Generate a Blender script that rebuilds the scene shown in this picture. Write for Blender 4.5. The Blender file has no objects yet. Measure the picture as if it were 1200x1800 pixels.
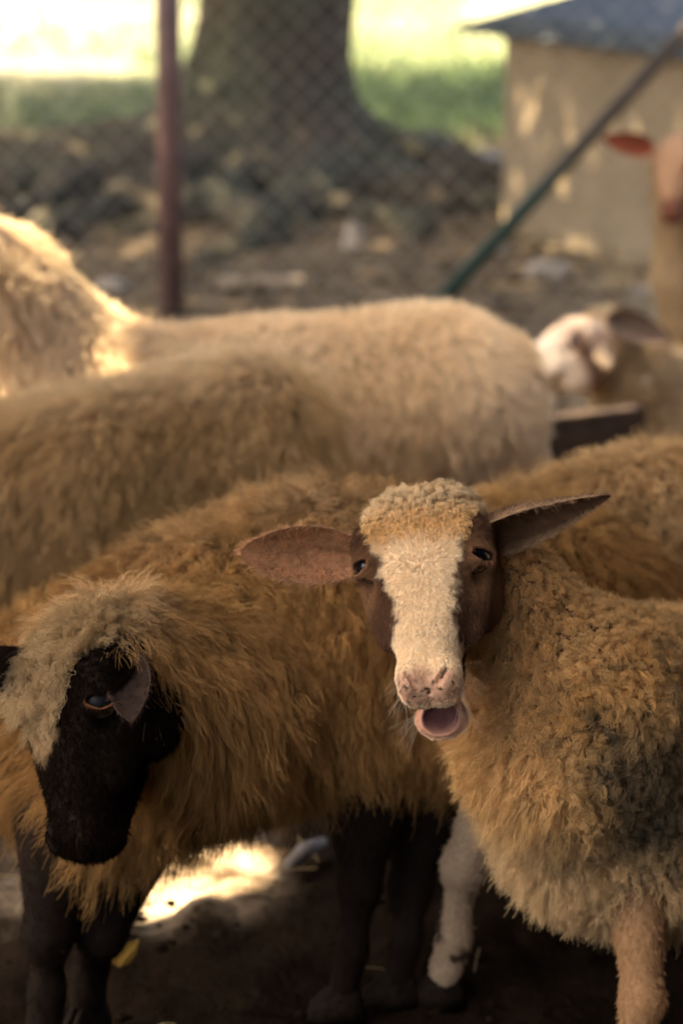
import bpy, math, random
import numpy as np
from mathutils import Vector
from mathutils.kdtree import KDTree

random.seed(7)
RNG = np.random.default_rng(7)
SC = bpy.context.scene
COL = SC.collection

# ------------------------------------------------------------------ camera, light, exposure
PITCH, FPX, CAMZ = 0.263, 4250.0, 1.5
cd = bpy.data.cameras.new('camera')
cam = bpy.data.objects.new('camera', cd)
COL.objects.link(cam)
cam.location = (0, 0, CAMZ)
cam.rotation_euler = (math.pi / 2 - PITCH, 0, 0)
cd.sensor_fit = 'VERTICAL'
cd.sensor_height = 36
cd.lens = FPX / 1800 * 36
cd.clip_start, cd.clip_end = 0.05, 600
cd.dof.use_dof = True
cd.dof.focus_distance = 2.62
cd.dof.aperture_fstop = 3.4
SC.camera = cam

SUN = np.array([-1.0, -0.25, 1.4]); SUN /= np.linalg.norm(SUN)
world = bpy.data.worlds.new('World'); SC.world = world
world.use_nodes = True
nt = world.node_tree
sky = nt.nodes.new('ShaderNodeTexSky'); sky.sky_type = 'NISHITA'; sky.sun_disc = False
sky.sun_elevation = math.asin(SUN[2]); sky.sun_rotation = math.atan2(SUN[0], SUN[1])
sky.air_density = 0.8; sky.dust_density = 7.0; sky.ozone_density = 0.3
nt.links.new(sky.outputs[0], nt.nodes['Background'].inputs[0])
nt.nodes['Background'].inputs[1].default_value = 0.068
sl = bpy.data.lights.new('sun', 'SUN'); sl.energy = 5.0; sl.angle = math.radians(0.53); sl.color = (1.0, 0.81, 0.56)
so = bpy.data.objects.new('sun', sl); COL.objects.link(so)
so.rotation_euler = Vector(SUN).to_track_quat('Z', 'Y').to_euler()
SC.view_settings.view_transform = 'Standard'
SC.view_settings.look = 'None'
SC.view_settings.exposure = 3.32
SC.view_settings.gamma = 1.0
SC.view_settings.use_curve_mapping = False
SC.render.engine = 'CYCLES'
SC.cycles.max_bounces = 8
SC.cycles.diffuse_bounces = 5
SC.cycles.use_denoising = True
SC.cycles_curves.shape = 'RIBBONS'

CAM = np.array([0, 0, CAMZ])
FWD = np.array([0, math.cos(PITCH), -math.sin(PITCH)])
UPV = np.array([0, math.sin(PITCH), math.cos(PITCH)])
RGT = np.array([1.0, 0, 0])

def P(px, py, d):
    """A spot in the place, measured from the photograph: column, row, metres ahead."""
    v = FWD + RGT * ((px - 600) / FPX) + UPV * ((900 - py) / FPX)
    return CAM + v * (d / v[1])

def G(px, py, z=0.0):
    v = FWD + RGT * ((px - 600) / FPX) + UPV * ((900 - py) / FPX)
    return CAM + v * ((z - CAMZ) / v[2])

# ------------------------------------------------------------------ small maths
def nrm(v):
    v = np.asarray(v, float)
    return v / (np.linalg.norm(v, axis=-1, keepdims=True) + 1e-12)

def hash3(i, j, k, seed):
    h = (i * 374761393 + j * 668265263 + k * 2147483647 + seed * 974711) & 0xFFFFFFFF
    h = ((h ^ (h >> 13)) * 1274126177) & 0xFFFFFFFF
    return ((h ^ (h >> 16)) & 0xFFFF) / 65535.0

def noise(p, scale, seed=0):
    """value noise, 0..1"""
    q = np.asarray(p, float) * scale
    i = np.floor(q).astype(np.int64); f = q - i
    f = f * f * (3 - 2 * f)
    r = 0
    for a in (0, 1):
        for b in (0, 1):
            for c in (0, 1):
                w = (f[:, 0] if a else 1 - f[:, 0]) * (f[:, 1] if b else 1 - f[:, 1]) * (f[:, 2] if c else 1 - f[:, 2])
                r = r + w * hash3(i[:, 0] + a, i[:, 1] + b, i[:, 2] + c, seed)
    return r

def fbm(p, scale, seed=0, octv=3):
    r, a, t = 0, 1.0, 0
    for o in range(octv):
        r = r + a * noise(p, scale * 2 ** o, seed + o * 17); t += a; a *= 0.5
    return r / t

def sstep(a, b, x):
    t = np.clip((x - a) / (b - a + 1e-12), 0, 1)
    return t * t * (3 - 2 * t)

def lerp3(a, b, t):
    return np.asarray(a)[None, :] * (1 - t)[:, None] + np.asarray(b)[None, :] * t[:, None] if np.ndim(a) == 1 and np.ndim(b) == 1 else \
        (np.broadcast_to(a, (len(t), 3)) * (1 - t)[:, None] + np.broadcast_to(b, (len(t), 3)) * t[:, None])

def smin(a, b, k):
    h = np.clip(0.5 + 0.5 * (b - a) / k, 0, 1)
    return b * (1 - h) + a * h - k * h * (1 - h)

def smax(a, b, k):
    return -smin(-a, -b, k)

def cap(p, a, b, ra, rb):
    a, b = np.asarray(a, float), np.asarray(b, float)
    ab = b - a
    t = np.clip(((p - a) @ ab) / (ab @ ab + 1e-12), 0, 1)
    return np.linalg.norm(p - a - t[:, None] * ab, axis=1) - (ra + (rb - ra) * t)

def ell(p, c, r):
    q = (p - np.asarray(c)) / np.asarray(r)
    l = np.linalg.norm(q, axis=1)
    return (l - 1) * l / (np.linalg.norm(q / np.asarray(r), axis=1) + 1e-9)

def surface_nets(f, lo, hi, h):
    lo = np.asarray(lo, float)
    n = np.ceil((np.asarray(hi) - lo) / h).astype(int) + 1
    g = np.stack(np.meshgrid(*[lo[i] + h * np.arange(n[i]) for i in range(3)], indexing='ij'), -1).reshape(-1, 3)
    v = np.concatenate([f(c) for c in np.array_split(g, max(1, len(g) // 400000))]).reshape(n)
    s = v < 0
    cn = n - 1
    cnt = np.zeros(cn); acc = np.zeros((*cn, 3))
    def sub(a, off):
        return a[off[0]:off[0] + cn[0], off[1]:off[1] + cn[1], off[2]:off[2] + cn[2]]
    for ax in range(3):
        o1, o2 = [(ax + 1) % 3, (ax + 2) % 3]
        for i in (0, 1):
            for j in (0, 1):
                off = [0, 0, 0]; off[o1] = i; off[o2] = j
                off2 = list(off); off2[ax] = 1
                A, B = sub(v, off), sub(v, off2)
                m = (A < 0) != (B < 0)
                t = np.where(m, A / np.where(m, A - B, 1), 0)
                cnt += m
                for q in range(3):
                    acc[..., q] += np.where(m, t if q == ax else off[q], 0)
    act = cnt > 0
    idx = -np.ones(cn, int); idx[act] = np.arange(act.sum())
    cells = np.argwhere(act)
    verts = lo + h * (cells + acc[act] / cnt[act][:, None])
    quads = []
    for ax in range(3):
        o1, o2 = (ax + 1) % 3, (ax + 2) % 3
        sl0 = [slice(None)] * 3; sl1 = [slice(None)] * 3
        sl0[ax] = slice(0, -1); sl1[ax] = slice(1, None)
        m = s[tuple(sl0)] != s[tuple(sl1)]
        e = np.argwhere(m)
        e = e[(e[:, o1] > 0) & (e[:, o2] > 0) & (e[:, o1] < cn[o1]) & (e[:, o2] < cn[o2])]
        d1 = np.zeros(3, int); d1[o1] = 1
        d2 = np.zeros(3, int); d2[o2] = 1
        q = np.stack([idx[tuple((e - d1 - d2).T)], idx[tuple((e - d2).T)], idx[tuple(e.T)], idx[tuple((e - d1).T)]], 1)
        flip = ~s[tuple(e.T)]
        q[flip] = q[flip][:, ::-1]
        quads.append(q)
    return verts, np.concatenate(quads)

# ------------------------------------------------------------------ objects
def tag(o, label=None, cat=None, group=None, kind=None):
    for k, v in (('label', label), ('category', cat), ('group', group), ('kind', kind)):
        if v: o[k] = v
    return o

def empty(name, loc, label, cat, group=None):
    o = bpy.data.objects.new(name, None); COL.objects.link(o)
    o.location = loc; o.empty_display_size = 0.05
    return tag(o, label, cat, group)

def link(name, data, parent=None):
    o = bpy.data.objects.new(name, data); COL.objects.link(o)
    if parent is not None:
        o.parent = parent
        o.location = -Vector(parent.location)      # geometry is written in world metres
    return o

def mesh(name, verts, faces, mat, parent=None, col=None, smooth=True):
    me = bpy.data.meshes.new(name)
    verts = np.asarray(verts, float)
    if isinstance(faces, np.ndarray):
        k = faces.shape[1]
        me.vertices.add(len(verts)); me.vertices.foreach_set('co', verts.astype(np.float32).ravel())
        me.loops.add(faces.size); me.loops.foreach_set('vertex_index', faces.astype(np.int32).ravel())
        me.polygons.add(len(faces)); me.polygons.foreach_set('loop_start', np.arange(0, faces.size, k, dtype=np.int32))
        me.update(calc_edges=True)
    else:
        me.from_pydata([tuple(v) for v in verts], [], [tuple(int(i) for i in f) for f in faces])
    if smooth:
        me.polygons.foreach_set('use_smooth', np.ones(len(me.polygons), bool))
    if col is not None:
        a = me.color_attributes.new('col', 'FLOAT_COLOR', 'POINT')
        a.data.foreach_set('color', np.concatenate([col, np.ones((len(col), 1))], 1).astype(np.float32).ravel())
    me.validate(); me.update()
    me.materials.append(mat)
    return link(name, me, parent)

class MB:
    """collects shapes for ONE mesh object"""
    def __init__(s): s.v = []; s.f = []
    def add(s, v, f):
        b = len(s.v); s.v += [tuple(x) for x in v]; s.f += [tuple(i + b for i in q) for q in f]
    def box(s, c, size, rot=None):
        c = np.asarray(c); h = np.asarray(size) / 2
        v = np.array([[x, y, z] for z in (-1, 1) for y in (-1, 1) for x in (-1, 1)]) * h
        if rot is not None: v = v @ np.asarray(rot).T
        s.add(v + c, [(0, 2, 3, 1), (4, 5, 7, 6), (0, 1, 5, 4), (2, 6, 7, 3), (0, 4, 6, 2), (1, 3, 7, 5)])
    def tube(s, pts, rads, n=8, caps=True):
        pts = np.asarray(pts, float)
        rads = np.broadcast_to(rads, (len(pts),))
        b = len(s.v); prev = None
        for i, p in enumerate(pts):
            t = nrm(pts[min(i + 1, len(pts) - 1)] - pts[max(i - 1, 0)])
            if prev is None:
                prev = nrm(np.cross(t, [0, 0, 1] if abs(t[2]) < 0.9 else [1, 0, 0]))
            e1 = nrm(prev - t * (prev @ t)); e2 = np.cross(t, e1); prev = e1
            for k in range(n):
                a = 2 * math.pi * k / n
                s.v.append(tuple(p + rads[i] * (math.cos(a) * e1 + math.sin(a) * e2)))
        for i in range(len(pts) - 1):
            for k in range(n):
                k2 = (k + 1) % n
                s.f.append((b + i * n + k, b + i * n + k2, b + (i + 1) * n + k2, b + (i + 1) * n + k))
        if caps:
            s.f.append(tuple(b + k for k in reversed(range(n))))
            s.f.append(tuple(b + (len(pts) - 1) * n + k for k in range(n)))
    def build(s, name, mat, parent=None, smooth=False, bevel=0):
        o = mesh(name, s.v, s.f, mat, parent, None, smooth)
        if bevel:
            m = o.modifiers.new('bevel', 'BEVEL'); m.width = bevel; m.segments = 2
        return o

# ------------------------------------------------------------------ materials
class Mat:
    def __init__(s, name):
        s.m = bpy.data.materials.new(name); s.m.use_nodes = True
        s.t = s.m.node_tree; s.b = s.t.nodes['Principled BSDF']; s.out = s.t.nodes['Material Output']
    def n(s, typ, **kw):
        x = s.t.nodes.new(typ)
        for k, v in kw.items():
            if k in x.inputs: x.inputs[k].default_value = v
            else: setattr(x, k, v)
        return x
    def l(s, a, b): s.t.links.new(a, b)
    def noise(s, scale, detail=4, rough=0.6, vec=None):
        x = s.n('ShaderNodeTexNoise'); x.inputs['Scale'].default_value = scale
        x.inputs['Detail'].default_value = detail; x.inputs['Roughness'].default_value = rough
        if vec is not None: s.l(vec, x.inputs['Vector'])
        return x.outputs['Fac']
    def coord(s, kind='Object'): return s.n('ShaderNodeTexCoord').outputs[kind]
    def ramp(s, fac, stops):
        r = s.n('ShaderNodeValToRGB'); e = r.color_ramp.elements
        while len(e) < len(stops): e.new(0.5)
        for q, (p, c) in zip(e, stops):
            q.position = p; q.color = (*c, 1) if len(c) == 3 else c
        s.l(fac, r.inputs[0]); return r.outputs[0]
    def mix(s, fac, a, b, mode='MIX'):
        x = s.n('ShaderNodeMix', data_type='RGBA', blend_type=mode)
        for v, i in ((fac, 0), (a, 6), (b, 7)):
            if hasattr(v, 'is_linked'): s.l(v, x.inputs[i])
            else: x.inputs[i].default_value = v if i == 0 else (*v, 1)
        return x.outputs[2]
    def bump(s, h, strength=0.5, dist=0.01):
        b = s.n('ShaderNodeBump'); b.inputs['Strength'].default_value = strength; b.inputs['Distance'].default_value = dist
        s.l(h, b.inputs['Height']); s.l(b.outputs[0], s.b.inputs['Normal'])
    def base(s, c, rough=0.8, spec=0.3):
        if hasattr(c, 'is_linked'): s.l(c, s.b.inputs['Base Color'])
        else: s.b.inputs['Base Color'].default_value = (*c, 1)
        s.b.inputs['Roughness'].default_value = rough
        s.b.inputs['Specular IOR Level'].default_value = spec
        return s

def hair_material(name, transl=0.3, gloss=0.0):
    m = Mat(name)
    a = m.n('ShaderNodeAttribute', attribute_name='col')
    d = m.n('ShaderNodeBsdfDiffuse'); m.l(a.outputs['Color'], d.inputs['Color'])
    t = m.n('ShaderNodeBsdfTranslucent'); m.l(a.outputs['Color'], t.inputs['Color'])
    x = m.n('ShaderNodeMixShader'); x.inputs[0].default_value = transl
    m.l(d.outputs[0], x.inputs[1]); m.l(t.outputs[0], x.inputs[2])
    last = x.outputs[0]
    if gloss:
        g = m.n('ShaderNodeBsdfHair', component='Reflection')
        g.inputs['Color'].default_value = (0.9, 0.85, 0.75, 1)
        g.inputs['RoughnessU'].default_value = 0.35; g.inputs['RoughnessV'].default_value = 0.6
        y = m.n('ShaderNodeMixShader'); y.inputs[0].default_value = gloss
        m.l(last, y.inputs[1]); m.l(g.outputs[0], y.inputs[2]); last = y.outputs[0]
    m.l(last, m.out.inputs['Surface'])
    return m.m

WOOL = hair_material('wool_fibres', 0.3)
FUR = hair_material('short_fur', 0.2, 0.0)
def skin_material():
    m = Mat('sheep_skin')
    a = m.n('ShaderNodeAttribute', attribute_name='col')
    nz = m.noise(140, 3, 0.6, m.coord())
    c = m.mix(0.55, a.outputs['Color'], m.ramp(nz, [(0.3, (0.45, 0.42, 0.4)), (0.7, (1, 1, 1))]), 'MULTIPLY')
    m.base(c, 0.85, 0.1); m.bump(nz, 0.5, 0.002)
    return m.m
SKIN = skin_material()
def wet_material():
    m = Mat('moist_skin')
    a = m.n('ShaderNodeAttribute', attribute_name='col')
    m.base(a.outputs['Color'], 0.3, 0.5); m.bump(m.noise(400, 3, 0.6, m.coord()), 0.3, 0.001)
    m.b.inputs['Subsurface Weight'].default_value = 0.2
    m.b.inputs['Subsurface Radius'].default_value = (0.004, 0.002, 0.001)
    return m.m
WET = wet_material()
def eye_material():
    m = Mat('eyeball')
    a = m.n('ShaderNodeAttribute', attribute_name='col')
    m.base(a.outputs['Color'], 0.2, 0.3)
    return m.m
EYE = eye_material()
def dull_eye():
    m = Mat('dull_eye'); a = m.n('ShaderNodeAttribute', attribute_name='col'); m.base(a.outputs['Color'], .5, .12); return m.m
DULL = dull_eye()
def horn_material():
    m = Mat('hoof_horn'); nz = m.noise(90, 4, 0.6, m.coord())
    m.base(m.ramp(nz, [(0.3, (0.008, 0.006, 0.004)), (0.7, (0.03, 0.02, 0.013))]), 0.85, .05); m.bump(nz, 0.4, 0.003)
    return m.m
HOOF = horn_material()

# ------------------------------------------------------------------ hair
def tri_of(faces):
    f = np.asarray(faces)
    return np.concatenate([f[:, [0, 1, 2]], f[:, [0, 2, 3]]]) if f.shape[1] == 4 else f

def vert_normals(v, tris):
    n = np.zeros_like(v)
    fn = np.cross(v[tris[:, 1]] - v[tris[:, 0]], v[tris[:, 2]] - v[tris[:, 0]])
    for k in range(3): np.add.at(n, tris[:, k], fn)
    return nrm(n)

def sample(v, tris, vn, w, n):
    a = np.linalg.norm(np.cross(v[tris[:, 1]] - v[tris[:, 0]], v[tris[:, 2]] - v[tris[:, 0]]), axis=1)
    a = a * w[tris].mean(1)
    c = np.cumsum(a); t = np.searchsorted(c, RNG.random(n) * c[-1])
    t = np.minimum(t, len(tris) - 1)
    r1 = np.sqrt(RNG.random(n)); r2 = RNG.random(n)
    b = np.stack([1 - r1, r1 * (1 - r2), r1 * r2], 1)
    p = (v[tris[t]] * b[:, :, None]).sum(1)
    q = nrm((vn[tris[t]] * b[:, :, None]).sum(1))
    return p, q, (w[tris[t]] * b).sum(1)

def grow(name, parent, p, n, length, comb, col, rad=0.0004, lift=0.6, clump_r=0.012, clump=0.8, cexp=1.0, curl=0.0,
         turns=1.5, droop=0.3, frizz=0.15, K=6, gjit=0.35, ljit=0.35, mat=None, cjit=0.12, tipgrey=None):
    N = len(p)
    length = np.broadcast_to(length, (N,)) * (1 + ljit * (RNG.random(N) - 0.5))
    comb = np.asarray(comb)
    tang = comb - n * (comb * n).sum(1, keepdims=True)
    tang = tang / (np.linalg.norm(tang, axis=1, keepdims=True) + 0.15)
    # guides
    M = max(20, int(N / max(1, 1)))
    order = RNG.permutation(N)
    # thin roots to one guide per clump cell
    cell = np.floor(p / clump_r).astype(np.int64)
    key = cell[:, 0] * 73856093 ^ cell[:, 1] * 19349663 ^ cell[:, 2] * 83492791
    _, first = np.unique(key[order], return_index=True)
    gi = order[first]
    kd = KDTree(len(gi))
    for i, k in enumerate(gi): kd.insert(Vector(p[k]), i)
    kd.balance()
    own = np.fromiter((kd.find(q)[1] for q in p.tolist()), int, N)
    ng = len(gi)
    gd = nrm(n[gi] * lift + tang[gi] + gjit * RNG.normal(size=(ng, 3)))
    gl = 1 + ljit * (RNG.random(ng) - 0.5)
    gph = RNG.random(ng) * 6.283
    gsg = np.where(RNG.random(ng) > 0.5, 1.0, -1.0)
    gc = 1 + cjit * 2 * (RNG.random(ng) - 0.5)
    d = gd[own]
    e1 = nrm(np.cross(d, n + 0.3 * RNG.normal(size=3))); e2 = np.cross(d, e1)
    L = length * gl[own]
    off = p - p[gi[own]]
    fr = RNG.normal(size=(N, 3)) * frizz
    fr2 = RNG.normal(size=(N, 3)) * frizz
    ts = np.linspace(0, 1, K)
    pos = np.empty((N, K, 3), np.float32)
    for k, t in enumerate(ts):
        q = p + d * (L * t)[:, None] - off * (np.broadcast_to(clump, (N,)) * t ** cexp)[:, None]
        q = q + fr * (L * t)[:, None] + fr2 * (L * math.sin(t * 3.1) * 0.5)[:, None]
        q[:, 2] -= droop * L * t * t
        if curl is not None and np.any(curl):
            cu = np.broadcast_to(curl, (N,))
            ang = gph[own] + turns * 6.283 * t * gsg[own]
            s = cu * min(1, t * 2.0)
            q = q + e1 * (np.cos(ang) * s)[:, None] + e2 * (np.sin(ang) * s)[:, None]
        pos[:, k] = q
    # keep fibres above ground
    hc = bpy.data.hair_curves.new(name)
    hc.add_curves([K] * N)
    hc.attributes['position'].data.foreach_set('vector', pos.ravel())
    rr = (rad * np.linspace(1, 0.35, K))[None, :] * (0.75 + 0.5 * RNG.random(N))[:, None]
    ra = hc.attributes.get('radius') or hc.attributes.new('radius', 'FLOAT', 'POINT')
    ra.data.foreach_set('value', rr.astype(np.float32).ravel())
    c = np.clip(np.asarray(col) * gc[own][:, None] * (1 + cjit * (RNG.random(N) - 0.5))[:, None], 0, 1)
    ca = hc.attributes.new('col', 'FLOAT_COLOR', 'CURVE')
    ca.data.foreach_set('color', np.concatenate([c, np.ones((N, 1))], 1).astype(np.float32).ravel())
    hc.materials.append(mat or WOOL)
    o = link(name, hc, parent)
    o['kind'] = 'stuff'
    return o

# ------------------------------------------------------------------ sheep head (local: x across, u from poll to nose, n out of the forehead)
HU = np.array([-.03, 0.00, .03, .06, .09, .12, .15, .18, .21, .235, .255, .266])
HT = np.array([-.045, -.012, .006, .014, .015, .012, .009, .005, .0, -.006, -.018, -.030])
HB = np.array([-.10, -.118, -.128, -.132, -.130, -.122, -.108, -.092, -.078, -.068, -.060, -.052])
HW = np.array([.040, .058, .070, .0745, .070, .061, .050, .039, .032, .0305, .027, .018])

EYC, EYD = np.array([.0530, .086, -.0185]), nrm(np.array([.74, .08, .66]))
EY3 = nrm(np.cross(EYD, [0, 1.0, 0])); EY2 = np.cross(EY3, EYD)
def eye_slot(s, grow=0.0):
    q = s - (EYC + EYD * .019)
    q = np.stack([q @ EYD, q @ EY2 + .12 * np.abs(q @ EY3), q @ EY3], 1)
    return ell(q, (0, 0, 0), (.017 + grow, .0074 + grow, .0150 + grow))

def head_sdf(q, mouth=True):
    x, u, n = q[:, 0], q[:, 1], q[:, 2]
    ax = np.abs(x)
    top, bot, w = np.interp(u, HU, HT), np.interp(u, HU, HB), np.interp(u, HU, HW)
    c, h = (top + bot) / 2, (top - bot) / 2
    # the lower half of the head narrows towards the jaw
    w = w * (1 - 0.22 * sstep(0, 1, (c - n) / h))
    e = 2.5
    r = ((ax / w) ** e + (np.abs(n - c) / h) ** e) ** (1 / e)
    d = (r - 1) * np.minimum(w, h) * 0.9
    du = np.maximum(np.maximum(u - .264, -.03 - u), 0)
    d = np.where(du > 0, np.sqrt(np.maximum(d, 0) ** 2 + du ** 2) + np.minimum(d, 0) * 0, d)
    s = np.stack([ax, u, n], 1)
    d = smin(d, ell(s, (.050, .055, -.012), (.022, .026, .018)), .018)         # brow
    d = smin(d, ell(s, EYC, (.0235, .0225, .0245)), .010)         # eye bulge
    d = smin(d, ell(s, (.046, .135, -.048), (.016, .05, .020)), .02)           # cheek bone
    d = smin(d, ell(s, (.048, .10, -.095), (.026, .052, .042)), .02)           # jaw muscle
    d = smin(d, ell(s, (.019, .240, -.022), (.014, .022, .020)), .012)         # nostril wing
    d = smax(d, -ell(s, (.060, .108, -.020), (.010, .014, .012)), .012)        # hollow under the eye
    # nostril slit
    d = smax(d, -cap(s, (.022, .238, -.004), (.008, .260, -.014), .0022, .0045), .004)
    # philtrum
    d = smax(d, -cap(s, (0, .258, -.022), (0, .272, -.050), .0018, .0018), .004)
    # upper lip
    lip = ell(s, (.012, .250, -.048), (.020, .018, .020))
    d = smin(d, lip, .012)
    if mouth:
        cut = ell(q, (0, .272, -.080), (.026, .030, .0130))
        d = smax(d, -cut, .004)
    jc = (0, .262, -.1085) if mouth else (0, .240, -.068)
    jaw = cap(q, (0, .09, -.118), (0, .215, -.108 if mouth else -.078), .034, .024 if mouth else .020)
    jaw = smin(jaw, ell(q, jc, (.0285 if mouth else .026, .028 if mouth else .022, .022 if mouth else .018)), .015)
    if mouth:
        jaw = smax(jaw, -ell(q, (0, .279, -.0905), (.0200, .032, .0115)), .002)
    d = smin(d, jaw, .006)
    # eye opening
    d = smax(d, -eye_slot(s, .0), .003)
    return d

def head_axes(c_px, pitch, yaw, roll, at):
    v = nrm(CAM - at)
    r = nrm(np.cross(UPV, v)); up = np.cross(v, r)
    a = -math.cos(pitch) * up + math.sin(pitch) * v
    n = math.cos(pitch) * v + math.sin(pitch) * up
    l = r
    l, n = math.cos(yaw) * l + math.sin(yaw) * n, math.cos(yaw) * n - math.sin(yaw) * l
    def rot(x):
        return x * math.cos(roll) + np.cross(v, x) * math.sin(roll) + v * (v @ x) * (1 - math.cos(roll))
    return np.stack([rot(l), rot(a), rot(n)], 1)       # columns: x, u, n

def sphere(c, r, nu=24, nv=16, axis=None):
    v, f = [], []
    for i in range(nv + 1):
        th = math.pi * i / nv
        for j in range(nu):
            ph = 2 * math.pi * j / nu
            v.append((math.sin(th) * math.cos(ph), math.sin(th) * math.sin(ph), math.cos(th)))
    for i in range(nv):
        for j in range(nu):
            f.append((i * nu + j, (i + 1) * nu + j, (i + 1) * nu + (j + 1) % nu, i * nu + (j + 1) % nu))
    return np.array(v), np.array(f)

def make_ear(parent, base, tip, wide, W, inner, outer, cup=0.45, sag=0.0, peak=.45, hairs=5000, curlback=0.0, flip=1, edge=None, hl=.006):
    base, tip = np.asarray(base), np.asarray(tip)
    ax = tip - base; L = np.linalg.norm(ax); t = ax / L
    wd = nrm(wide - t * (np.asarray(wide) @ t)); fn = flip * np.cross(t, wd)
    S, V = 22, 13
    rows = []
    for side in (1, -1):
        for i in range(S):
            s = i / (S - 1)
            w = W * (math.sin(math.pi * s ** (math.log(.5) / math.log(peak))) ** .66 + .34 * (1 - s) ** 1.5)
            w = max(w, 0.0015)
            for j in range(V):
                v = 2 * j / (V - 1) - 1
                c = base + t * (L * s) + wd * (sag * L * s * s)
                k = cup * (1.5 - 1.1 * s) + curlback * s
                p = c + wd * (w * math.sin(v * 1.45) / 1.0) + fn * (w * k * (1 - math.cos(v * 1.5)) - w * k * 0.5)
                th = 0.0055 * (1 - abs(v) ** 3) * (1 - 0.6 * s) + 0.0004
                rows.append(p - fn * (th if side < 0 else 0))
    v = np.array(rows); f = []
    n1 = S * V
    for i in range(S - 1):
        for j in range(V - 1):
            a = i * V + j
            f.append((a, a + 1, a + V + 1, a + V)); f.append((n1 + a, n1 + a + V, n1 + a + V + 1, n1 + a + 1))
        for j in (0, V - 1):
            a = i * V + j
            f.append((a, a + V, n1 + a + V, n1 + a) if j == 0 else (a, n1 + a, n1 + a + V, a + V))
    for j in range(V - 1):
        a = (S - 1) * V + j; f.append((a, a + 1, n1 + a + 1, n1 + a))
    f = np.array(f)
    if flip < 0: f = f[:, ::-1]
    vv = np.tile(np.tile(np.linspace(-1, 1, V), S), 2)
    ss = np.tile(np.repeat(np.linspace(0, 1, S), V), 2)
    col = np.where((np.arange(2 * n1) < n1)[:, None], np.array(inner), np.array(outer))
    shade = 0.75 + 0.5 * fbm(v, 60, 5)
    ridge = np.exp(-((vv - .25 + .3 * ss) / .10) ** 2) + .7 * np.exp(-((vv + .25) / .08) ** 2)
    shade = shade * np.where(np.arange(2 * n1) < n1, 1 - .5 * ridge * (1 - ss), 1)
    col = col * shade[:, None]
    if edge is not None:
        col = lerp3(col, np.broadcast_to(edge, col.shape), sstep(.7, 1, np.abs(vv)) * .8)  # paler rim colour imitates light caught along the ear edge
    o = mesh('ear', v, f, SKIN, parent, np.clip(col, 0, 1))
    if hairs:
        tr = tri_of(f); vn = vert_normals(v, tr)
        wgt = np.ones(len(v))
        p, n, _ = sample(v, tr, vn, wgt, hairs)
        kd = KDTree(len(v))
        for i, q in enumerate(v): kd.insert(Vector(q), i)
        kd.balance()
        ix = np.array([kd.find(q)[1] for q in p.tolist()])
        fo = grow('ear_fur', o, p, n, hl, np.tile(t, (len(p), 1)) + n * .15, np.clip(col[ix] * 1.25, 0, 1), rad=.00018, lift=.35, clump_r=.004,
                  clump=.1, droop=0.05, K=4, mat=FUR, frizz=.3, ljit=.8)
        fo.location = (0, 0, 0)
    return o

def build_head(R, O, sc, h, mouth):
    lo, hi = np.array([-.11, -.05, -.17]), np.array([.11, .29, .05])
    v, f = surface_nets(lambda q: head_sdf(q, mouth), lo, hi, h)
    return v, f[:, ::-1] if np.linalg.det(R) < 0 else f, O + (v * np.asarray(sc)) @ R.T

def make_eyes(parent, R, O, sc, mat=None):
    v, f = sphere(None, 1)
    for sg in (-1, 1):
        c = (EYC + EYD * .0005) * [sg, 1, 1]; r = .0195
        dirn = EYD * [sg, 1, 1]
        al = v @ dirn
        up = v @ np.array([0, -1.0, 0]); fw = v @ nrm(np.cross(dirn, [0, -1, 0]))
        col = np.full((len(v), 3), (.10, .06, .04))
        col[al > .45] = (.055, .028, .011)
        col[(al > .5) & (np.abs(up) < .42)] = (.003, .003, .004)
        wv = O + ((c + v * r) * np.asarray(sc)) @ R.T
        mesh('eye', wv, f if np.linalg.det(R) > 0 else f[:, ::-1], mat or EYE, parent, col)

def hoof(parent, p, fwd, s=1.0):
    fwd = nrm(np.array([fwd[0], fwd[1], 0])); sd = np.array([-fwd[1], fwd[0], 0]); up = np.array([0, 0, 1])
    mb = MB()
    for k in (-1, 1):
        v = []
        for z, fl, wi, bk in ((0, .052, .020, -.026), (.02, .046, .019, -.024), (.045, .020, .016, -.018)):
            for a, b in ((bk, .1), (bk, 1), (fl * .45, 1.05), (fl, .55), (fl * .9, .12)):
                v.append(p + s * (fwd * a + sd * (k * wi * b) + up * z))
        f = []
        for i in range(2):
            for j in range(5):
                j2 = (j + 1) % 5
                f.append((i * 5 + j, i * 5 + j2, (i + 1) * 5 + j2, (i + 1) * 5 + j))
        f += [(4, 3, 2, 1, 0), (10, 11, 12, 13, 14)]
        if k < 0: f = [q[::-1] for q in f]
        mb.add(v, f)
    return mb.build('hoof', HOOF, parent, True)

# a body is a list of (a, b, ra, rb, woolly) capsules blended into one skin
def build_body(caps, h, k=.05):
    pts = np.array([c[0] for c in caps] + [c[1] for c in caps]); rr = max(max(c[2], c[3]) for c in caps) + .03
    lo, hi = pts.min(0) - rr, pts.max(0) + rr
    def f(q):
        d = None
        for a, b, ra, rb, wl in caps:
            x = cap(q, a, b, ra, rb)
            d = x if d is None else smin(d, x, k if wl else .02)
        return d
    v, fc = surface_nets(f, lo, hi, h)
    ds = np.stack([cap(v, c[0], c[1], c[2], c[3]) for c in caps], 1)
    wl = np.array([float(c[4]) for c in caps])
    w = np.exp(-np.maximum(ds - ds.min(1, keepdims=True), 0) / .012)
    return v, fc, (w * wl).sum(1) / w.sum(1)

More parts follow.
